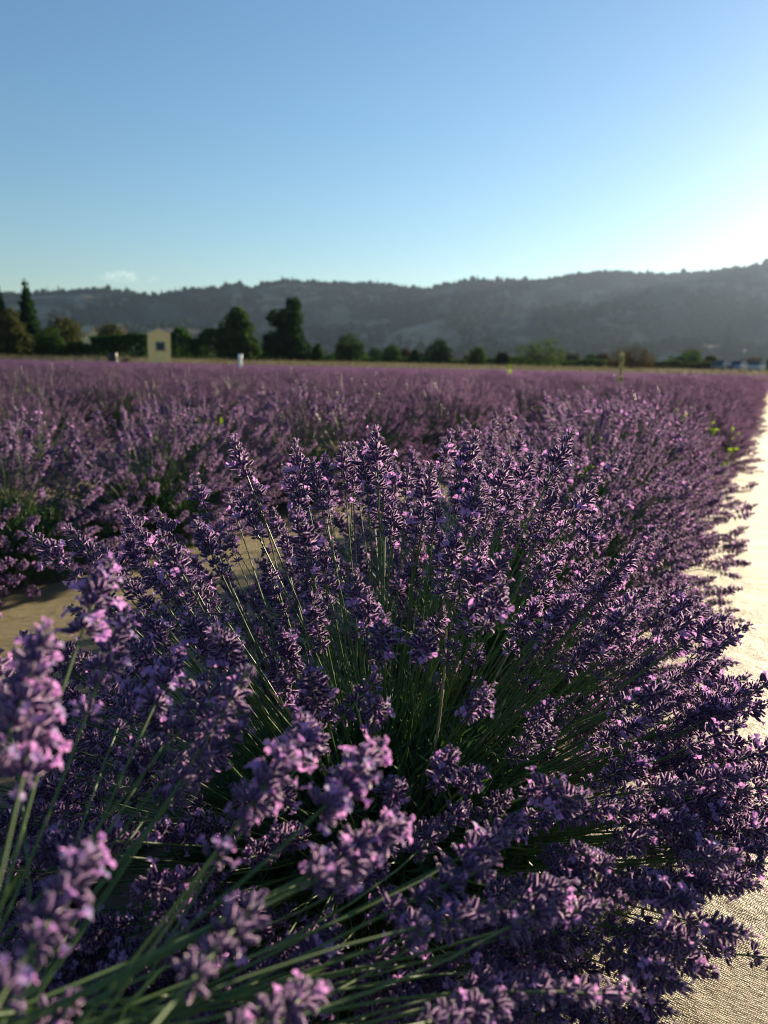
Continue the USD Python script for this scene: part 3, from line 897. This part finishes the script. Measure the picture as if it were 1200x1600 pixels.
def cone_lobes(w, n=8):
    return [(0.0, 0.10 + 0.86 * k / (n - 1), w * (1 - 0.86 * k / (n - 1)) + 0.012, 0.12) for k in range(n)]


ROUND = [(0, 0.55, 0.40, 0.42), (-0.22, 0.40, 0.28, 0.34), (0.24, 0.42, 0.26, 0.32), (0.05, 0.75, 0.25, 0.22), (0, 0.2, 0.42, 0.2)]
TALLROUND = [(0, 0.72, 0.20, 0.24), (-0.10, 0.5, 0.22, 0.3), (0.10, 0.52, 0.20, 0.26), (0.18, 0.25, 0.24, 0.24), (-0.08, 0.22, 0.28, 0.22), (0.02, 0.86, 0.12, 0.12)]
RAGGED = [(0.10, 0.86, 0.13, 0.14), (-0.02, 0.62, 0.18, 0.2), (-0.20, 0.68, 0.11, 0.13), (0.06, 0.42, 0.2, 0.25), (-0.16, 0.28, 0.22, 0.22), (0.14, 0.18, 0.22, 0.2), (0.16, 0.66, 0.1, 0.14)]
DOME = [(0, 0.48, 0.42, 0.50), (-0.12, 0.3, 0.34, 0.3), (0.14, 0.3, 0.34, 0.3)]
WIDE = [(-0.45, 0.48, 0.42, 0.42), (0.10, 0.55, 0.5, 0.45), (0.55, 0.40, 0.42, 0.4), (-0.1, 0.2, 0.9, 0.25)]
TREES = [
    ('conifer', 8, 455, 112, cone_lobes(0.21), 'conifer', 'tall dark conifer at the left edge, left of its taller twin', 'dark conifers at left'),
    ('conifer', 52, 451, 114, cone_lobes(0.23), 'conifer', 'tall pointed dark conifer, right one of the pair at the field\'s left end', 'dark conifers at left'),
    ('broadleaf_tree', 24, 482, 104, TALLROUND, 'olive', 'olive-green tree between the two tall conifers', None),
    ('broadleaf_tree', 103, 494, 122, ROUND, 'olive', 'pale olive round tree right of the tall conifers', None),
    ('broadleaf_tree', 84, 512, 108, ROUND, 'broadleaf', 'low dark bushy tree at the foot of the right-hand conifer', None),
    ('broadleaf_tree', 178, 506, 150, ROUND, 'olive', 'sunlit olive tree in front of the rose-coloured house', None),
    ('broadleaf_tree', 371, 482, 118, TALLROUND, 'broadleaf', 'tall hazy round-headed tree right of the tan hut', None),
    ('broadleaf_tree', 446, 469, 116, RAGGED, 'conifer', 'tallest ragged dark tree with a lobe leaning right at its top', None),
    ('broadleaf_tree', 493, 537, 118, TALLROUND, 'broadleaf', 'small slim tree between ragged tall tree and dome-shaped tree', None),
    ('broadleaf_tree', 542, 519, 112, DOME, 'conifer', 'neat dome-shaped dark tree standing alone left of centre', None),
    ('broadleaf_tree', 607, 538, 130, ROUND, 'hedge', 'small round tree just right of the dome-shaped tree', None),
    ('broadleaf_tree', 642, 546, 128, TALLROUND, 'hedge', 'thin low tree left of the dark round centre tree', None),
    ('broadleaf_tree', 678, 530, 120, ROUND, 'conifer', 'dark round tree near the middle of the tree line', None),
    ('broadleaf_tree', 738, 542, 126, ROUND, 'broadleaf', 'hazy small tree second left of the wide green clump', None),
    ('broadleaf_tree', 776, 550, 116, DOME, 'conifer', 'small dark dome tree directly left of the wide green clump', None),
    ('broadleaf_tree', 832, 531, 122, WIDE, 'broadleaf', 'wide green clump-shaped tree right of centre', None),
    ('broadleaf_tree', 976, 539, 120, WIDE, 'russet', 'wide reddish-dark tree behind the pale weed spike', None),
    ('broadleaf_tree', 1066, 545, 190, ROUND, 'olive', 'faint pale tree left of the parked cars under the hill', None),
    ('broadleaf_tree', 1196, 553, 105, ROUND, 'olive', 'brownish tree at the right edge beside the parked cars', None),
]
for q, (nm, px, yt, dist, lobes, mt, label, grp) in enumerate(TREES):
    h = hgt(px, yt, dist)
    tree(nm, px, dist, h, lobes, mt, label, 'tree', grp, leaf=max(0.16, min(0.40, h * 0.045)), n=5200 if h > 7 else 3000, seed=q)


def hedge(px0, px1, ytop, dist, mat, label, seed):
    g = np.random.default_rng(1500 + seed)
    a, b_ = level(px0, dist), level(px1, dist)
    ln = np.linalg.norm(b_ - a); h = hgt((px0 + px1) / 2, ytop, dist)
    n = int(ln * h * 110)
    t = empty('hedge', (*((a + b_) / 2)[:2], land(dist) - 0.1), label=label, cat='hedge')
    s = g.uniform(-0.5, 0.5, n)
    top = h * (0.72 + 0.5 * meshkit.noise(np.stack([s * ln * 0.5, s * 0 + seed, s * 0], -1), seed))
    pos = (b_ - a)[None] * s[:, None] + FLAT_F[None] * g.normal(0, 0.7, n)[:, None]
    pos[:, 2] = top * g.random(n) ** 0.6
    rot = frames(g.normal(size=(n, 3)), g.uniform(0, 6.28, n))
    quad = np.array([(-0.5, -0.3, 0), (0.1, -0.5, 0.08), (0.55, 0.1, 0), (-0.1, 0.5, 0.10)])
    obj('crown', MB().many(placed(quad, rot, pos, 0.30 * g.uniform(0.6, 1.5, n)), np.array([(0, 1, 2), (0, 2, 3)])).mesh(), M[mat], t)
    tm = MB()
    for k in range(max(2, int(ln / 1.5))):
        c = (b_ - a) * (-0.5 + (k + 0.5) / max(2, int(ln / 1.5)))
        obj('trunk', tube([c + [0, 0, -0.1], c + [0.05, 0, h * 0.3], c + [0, 0.1, h * 0.6]], [0.06, 0.05, 0.02], 5), M['bark'], t)


gb = np.random.default_rng(88)
for q in range(34):
    px = 255 + 945 * (q + gb.uniform(0.1, 0.9)) / 34
    dist = gb.uniform(140, 230)
    yt = horizon(px) - gb.uniform(12, 32) * (1.25 if px < 560 else 1.0)
    shape = (ROUND, TALLROUND, WIDE, DOME, ROUND)[gb.integers(0, 5)]
    shape = [(l[0] + gb.normal(0, 0.05), l[1] + gb.normal(0, 0.04), l[2] * gb.uniform(0.75, 1.3), l[3] * gb.uniform(0.8, 1.15)) for l in shape]
    h = hgt(px, yt, dist)
    tree('broadleaf_tree', px, dist, h, shape, ('broadleaf', 'olive', 'hedge', 'broadleaf', 'russet')[gb.integers(0, 5)],
         'small hazy tree in the loose belt under the hills, behind the larger trees', 'tree', 'small trees of the belt under the hills', leaf=0.34, n=1500, seed=60 + q)

hedge(60, 150, 538, 112, 'hedge', 'low dark hedge at the foot of the tall conifers', 1)
hedge(148, 240, 524, 118, 'hedge', 'dark green hedge running left of the tan hut', 2)
hedge(262, 350, 523, 118, 'hedge', 'dark green hedge between the tan hut and the tall hazy tree', 3)
hedge(340, 520, 553, 124, 'hedge', 'low shadowy hedge at the feet of the tall trees', 4)
hedge(560, 780, 560, 132, 'hedge', 'low hedge under the small trees at mid picture', 5)
hedge(780, 960, 563, 132, 'broadleaf', 'low hedge under the wide green clump', 6)
hedge(960, 1120, 566, 140, 'olive', 'low scrubby hedge left of the parked cars', 7)

# ------------------------------------------------------------------ hut, houses
def face_xf(name, px, dist, turn, **kw):
    p = level(px, dist)
    d = -(FLAT_F + (px - 600) / FPX * FLAT_R)
    return empty(name, (p[0], p[1], land(dist) - 0.05), math.atan2(d[1], d[0]) + math.pi / 2 + turn, **kw)


def gable(w, d, eave, ridge):
    """walls with gables front and back: x across, y depth; front at -d/2"""
    x, y = w / 2, d / 2
    v = np.array([(-x, -y, 0), (x, -y, 0), (x, -y, eave), (0, -y, ridge), (-x, -y, eave), (-x, y, 0), (x, y, 0), (x, y, eave), (0, y, ridge), (-x, y, eave)])
    f = [(0, 1, 2), (0, 2, 4), (4, 2, 3), (6, 5, 9), (6, 9, 7), (7, 9, 8), (1, 6, 7), (1, 7, 2), (5, 0, 4), (5, 4, 9), (2, 7, 8), (2, 8, 3), (4, 3, 8), (4, 8, 9)]
    return v, np.array(f)


def roof_slabs(w, d, eave, ridge, t=0.07, over=0.12):
    mb = MB()
    for s in (-1, 1):
        x1 = s * (w / 2 + over); z1 = eave - (ridge - eave) / (w / 2) * over
        P = np.array([(0, -d / 2 - over, ridge + 0.012), (x1, -d / 2 - over, z1 + 0.012), (x1, d / 2 + over, z1 + 0.012), (0, d / 2 + over, ridge + 0.012)])
        T = P + [0, 0, t]
        f = np.array([(0, 1, 2, 3), (4, 7, 6, 5), (0, 4, 5, 1), (1, 5, 6, 2), (2, 6, 7, 3), (3, 7, 4, 0)])
        mb.add(np.vstack([P, T]), f if s > 0 else f[:, ::-1])
    return mb.mesh()


HD = 83.0
hut_h = hgt(251, 517, HD)
hut_w = 33 / FPX * HD
t = face_xf('hut', 251, HD, 0.0, label='narrow tan gabled hut with one small square window behind the lavender', cat='hut')
ev = hut_h - 0.55
obj('wall', gable(hut_w, hut_w * 1.0, ev, hut_h - 0.06), M['plaster'], t)
obj('roof', roof_slabs(hut_w, hut_w, ev, hut_h - 0.06, 0.08, 0.05), M['trim'], t)
wz, wx, ws = hut_h - 1.85, 0.10, 0.86
fr = MB()
for cx, cz, sx, sz_ in ((-ws / 2, 0, 0.09, ws + 0.09), (ws / 2, 0, 0.09, ws + 0.09), (0, ws / 2, ws - 0.09, 0.09), (0, -ws / 2, ws - 0.09, 0.09)):
    fr.box((wx + cx, -hut_w / 2 - 0.03, wz + cz), (sx, 0.10, sz_))
w_ = obj('window', fr.mesh(), M['roofing'], t)
obj('pane', MB().box((wx, -hut_w / 2 - 0.012, wz), (ws - 0.09, 0.05, ws - 0.09)).mesh(), M['shade_glass'], w_)


def house(px, dist, w, ytop, mat, label):
    h = hgt(px, ytop, dist)
    t = face_xf('house', px, dist, 0.5, label=label, cat='house')
    obj('wall', gable(w, w * 1.5, h * 0.75, h - 0.1), M[mat], t)
    obj('roof', roof_slabs(w, w * 1.5, h * 0.75, h - 0.1, 0.15, 0.3), M['roofing'], t)
    for x in (-w * 0.22, w * 0.22):
        wn = obj('window', MB().box((x, -w * 0.75 - 0.02, h * 0.55), (0.9, 0.08, 1.1)).mesh(), M['trim'], t)
        obj('pane', MB().box((x, -w * 0.75 - 0.05, h * 0.55), (0.75, 0.06, 0.95)).mesh(), M['shade_glass'], wn)


house(144, 165, 3.0, 513, 'house_wall', 'sandy house wall showing above the hedge right of the conifers')
house(190, 185, 2.6, 509, 'rose_wall', 'rosy house showing above the hedge left of the tan hut')

# ------------------------------------------------------------------ parked cars
def car(px, dist, mat, turn, label):
    t = face_xf('parked_car', px, dist, turn, label=label, cat='car', group='cars parked past the end of the path')
    # side outline swept across the width with a narrower cabin: x along, z up
    Lc, Wc = 4.4, 1.78
    def loft(sections):
        v, f = [], []
        n = len(sections[0])
        for s in sections: v += s
        for k in range(len(sections) - 1):
            for q in range(n):
                f.append((k * n + q, k * n + (q + 1) % n, (k + 1) * n + (q + 1) % n, (k + 1) * n + q))
        f = np.array(f)
        return np.array(v), f
    low = [(-2.2, 0.35), (-2.22, 0.75), (-2.1, 0.95), (-1.2, 1.0), (1.0, 0.98), (1.9, 0.88), (2.18, 0.72), (2.2, 0.35)]
    secs = [[(x * k, y, z0 * zz) for x, z0 in low] for y, k, zz in ((-Wc / 2, 0.94, 0.93), (-Wc / 2 + 0.08, 1, 1), (Wc / 2 - 0.08, 1, 1), (Wc / 2, 0.94, 0.93))]
    v, f = loft(secs)
    n = len(low)
    caps = [(0, q, q + 1) for q in range(1, n - 1)] + [(3 * n, 3 * n + q + 1, 3 * n + q) for q in range(1, n - 1)]
    mb = MB().add(v, f); mb.add(v, np.array(caps))
    obj('body', mb.mesh(), M[mat], t, smooth=35)
    cab = [(-1.95, 0.98), (-1.55, 1.42), (-0.6, 1.50), (0.25, 1.46), (1.05, 0.97)]
    secs = [[(x, y * (1 if z0 < 1.2 else 0.86), z0) for x, z0 in cab] for y in (-0.80, 0.80)]
    v, f = loft(secs); n = len(cab)
    mb = MB().add(v, f); mb.add(v, np.array([(0, q, q + 1) for q in range(1, n - 1)] + [(n, n + q + 1, n + q) for q in range(1, n - 1)]))
    obj('window', mb.mesh(), M['shade_glass'], t)
    obj('roof', MB().box((-0.62, 0, 1.505), (1.55, 1.32, 0.05)).mesh(), M[mat], t)
    for x in (-1.35, 1.35):
        for y in (-0.80, 0.80):
            c = trimesh.creation.cylinder(0.33, 0.2, sections=18); c.apply_transform(trimesh.transformations.rotation_matrix(math.pi / 2, [1, 0, 0])); c.apply_translation((x, y, 0.33))
            wh = obj('wheel', c, M['tyre'], t)
            c = trimesh.creation.cylinder(0.2, 0.215, sections=14); c.apply_transform(trimesh.transformations.rotation_matrix(math.pi / 2, [1, 0, 0])); c.apply_translation((x, y, 0.33))
            obj('rim', c, M['lamp'], wh)
    for y in (-0.6, 0.6):
        obj('headlight', MB().box((2.16, y, 0.70), (0.08, 0.34, 0.14)).mesh(), M['lamp'], t)


car(1115, 116, 'car_dark', 1.15, 'dark parked car with glinting roof, leftmost of the three cars')
car(1142, 118, 'car_blue', 1.15, 'bluish silver parked car between the other two cars')
car(1171, 117, 'car_grey', 1.15, 'pale grey parked car closest to the end of the bright path')

# ------------------------------------------------------------------ markers and weeds
p = level(375, 31)
t = empty('marker_post', (p[0], p[1], 0), label='short white marker post standing among the lavender right of the hut', cat='post')
c = trimesh.creation.cylinder(0.055, 0.93, sections=14); c.apply_translation((0, 0, 0.465)); obj('post', c, M['white'], t, smooth=40)
c = trimesh.creation.cylinder(0.085, 0.16, sections=14); c.apply_translation((0, 0, 0.98)); obj('cap', c, M['white'], t, smooth=40)

p = level(179, 72)
t = empty('barrel', (p[0], p[1], land(72)), label='small black barrel at the field edge left of the tan hut', cat='barrel')
prof = [(0.001, 0), (0.40, 0), (0.44, 0.25), (0.46, 0.7), (0.44, 1.15), (0.40, 1.40), (0.001, 1.40)]
obj('body', trimesh.creation.revolve(np.array(prof), sections=16), M['black'], t, smooth=40)
obj('rim', trimesh.creation.torus(0.42, 0.035, major_sections=18, minor_sections=6).apply_translation((0, 0, 1.38)), M['black'], t, smooth=True)


def bushy(name, loc, h, w, n, mat, label, seed, leafw=0.02, cat='weed', stems=5, group=None):
    """a leafy weed: several stems with leaves along them"""
    g = np.random.default_rng(2000 + seed)
    t = empty(name, loc, label=label, cat=cat, group=group)
    sm, lm = MB(), MB()
    for s in range(stems):
        a = g.uniform(0, 6.28); q = np.linspace(0, 1, 6)
        e = w * g.uniform(0.3, 1.0)
        line = np.stack([np.cos(a) * e * q ** 1.5, np.sin(a) * e * q ** 1.5, h * q * g.uniform(0.75, 1.0)], -1)
        sm.add(*tube(line, np.linspace(0.004, 0.0015, 6) * max(1, leafw / 0.02), 5))
        k = n // stems
        tt = 0.25 + 0.75 * g.random(k)
        pos = np.stack([np.interp(tt, q, line[:, c_]) for c_ in range(3)], -1)
        d = g.normal(size=(k, 3)) * [1, 1, 0.5] + [0, 0, 0.35]
        rot = frames(d, g.uniform(0, 6.28, k))
        leaf = np.array([(0, 0, 0), (0.5, 0.05, 0.9), (0.0, -0.08, 1.1), (-0.5, 0.05, 0.9), (0, 0.25, 2.2)])
        lm.many(placed(leaf, rot, pos, leafw * g.uniform(0.6, 1.3, k)), np.array([(0, 1, 2), (0, 2, 3), (1, 4, 2), (2, 4, 3)]))
    obj('stem', sm.mesh(), M['stem'], t, smooth=True)
    obj('leaves', lm.mesh(), M[mat], t, kind='stuff')


def weed_at(px, py, depth, **kw):
    """a weed whose top is at the picture point, rooted on the ground below"""
    p = at(px, py, depth)
    bushy('weed', (p[0], p[1], 0.0), p[2], **kw)


weed_at(330, 640, 3.7, w=0.10, n=60, mat='weed', label='bright yellow-green weed in the shaded left row', seed=1, leafw=0.020)
weed_at(255, 655, 3.6, w=0.10, n=30, mat='weed', label='small green weed left of the bright yellow-green one', seed=2, leafw=0.016)
weed_at(797, 572, 30, w=0.15, n=40, mat='weed', label='tiny yellow-green weed poking above the far rows right of centre', seed=3, leafw=0.07)
weed_at(930, 655, 2.5, w=0.05, n=50, mat='weed', label='yellow-green weed in the right row near the path', seed=4, leafw=0.012)
weed_at(1068, 618, 4.5, w=0.12, n=120, mat='weed', label='leafy yellow-green weed in the row beside the bright path', seed=5, leafw=0.013)
weed_at(1130, 638, 4.0, w=0.14, n=60, mat='weed', label='yellow-green weed next to the bright path edge', seed=6, leafw=0.012)
weed_at(1010, 625, 4.8, w=0.08, n=40, mat='weed', label='small yellow weed left of the leafy one near the path', seed=7, leafw=0.012)
bushy('dry_shrub', (*level(1158, 24)[:2], 0), 0.62, 0.6, 260, 'straw', 'dry tan shrub at the far end of the row by the path', 8, 0.05, 'shrub', 14)
bushy('dry_shrub', (*level(196, 70)[:2], 0.0), 1.2, 0.9, 260, 'straw', 'pale dry shrub beside the black barrel', 9, 0.12, 'shrub', 14)

# tall pale spike of a mullein-like weed above the row
g = np.random.default_rng(77)
p = at(972, 553, 7.0)
t = empty('tall_weed', (p[0], p[1], 0), label='tall pale weed spike rising above the row right of centre', cat='weed')
hh = p[2]
obj('stem', tube(np.array([(0, 0, 0), (0.01, 0, hh * 0.5), (0, 0.005, hh)]), [0.006, 0.005, 0.003], 6), M['stem'], t, smooth=True)
k = 170
zz = g.uniform(hh - 0.26, hh, k); aa = g.uniform(0, 6.28, k)
pos = np.stack([np.cos(aa) * 0.008, np.sin(aa) * 0.008, zz], -1)
rot = frames(np.stack([np.cos(aa), np.sin(aa), np.full(k, 0.9)], -1), g.uniform(0, 6.28, k))
obj('flower_spike', MB().many(placed(CALYX_LOW[0], rot, pos, np.full(k, 0.022)), CALYX_LOW[1]).mesh(), M['pale_weed'], t)

# grass tufts in the strip past the field
g = np.random.default_rng(31)
gm = MB(); k = 16000
dd = g.uniform(FIELD_END + 0.5, 100, k); px = g.uniform(-100, 1300, k)
pos = (FLAT_F[None] + ((px - 600) / FPX)[:, None] * FLAT_R) * dd[:, None]
pos[:, 2] = np.interp(dd, depths, lift) - 0.05
rot = frames(g.normal(0, 0.35, (k, 3)) + [0, 0, 1], g.uniform(0, 6.28, k))
gm.many(placed(np.array([(-0.09, 0, 0), (0.09, 0, 0), (0.05, 0.1, 1.0)]), rot, pos, g.uniform(0.25, 0.65, k)), np.array([(0, 1, 2)]))
obj('grass', gm.mesh(), M['straw'], label='strip of dry straw grass past the field', cat='grass', kind='stuff')

# fallen bits on the near path
g = np.random.default_rng(41)
lm = MB(); k = 3600
pos = np.stack([g.uniform(-0.1, 1.2, k), g.uniform(0.2, 5.0, k), np.full(k, 0.034)], -1)
pos[:3200, 0] = np.where(g.random(3200) < 0.5, ROW0 - 0.35 - np.abs(g.normal(0, 0.28, 3200)), ROW0 - SPACING + 0.35 + np.abs(g.normal(0, 0.28, 3200))); pos[:3200, 1] = g.uniform(0.5, 9, 3200)
rot = frames(g.normal(0, 0.3, (k, 3)) + [0, 0, 1], g.uniform(0, 6.28, k))
lm.many(placed(np.array([(-0.5, 0, 0), (0, -0.15, 0.05), (0.5, 0.02, 0), (0, 0.15, 0.05)]), rot, pos, g.uniform(0.004, 0.015, k)), np.array([(0, 1, 2), (0, 2, 3)]))
obj('litter', lm.mesh(), M['wood'], label='scattered dark plant crumbs on the woven ground cover', cat='litter', kind='stuff')
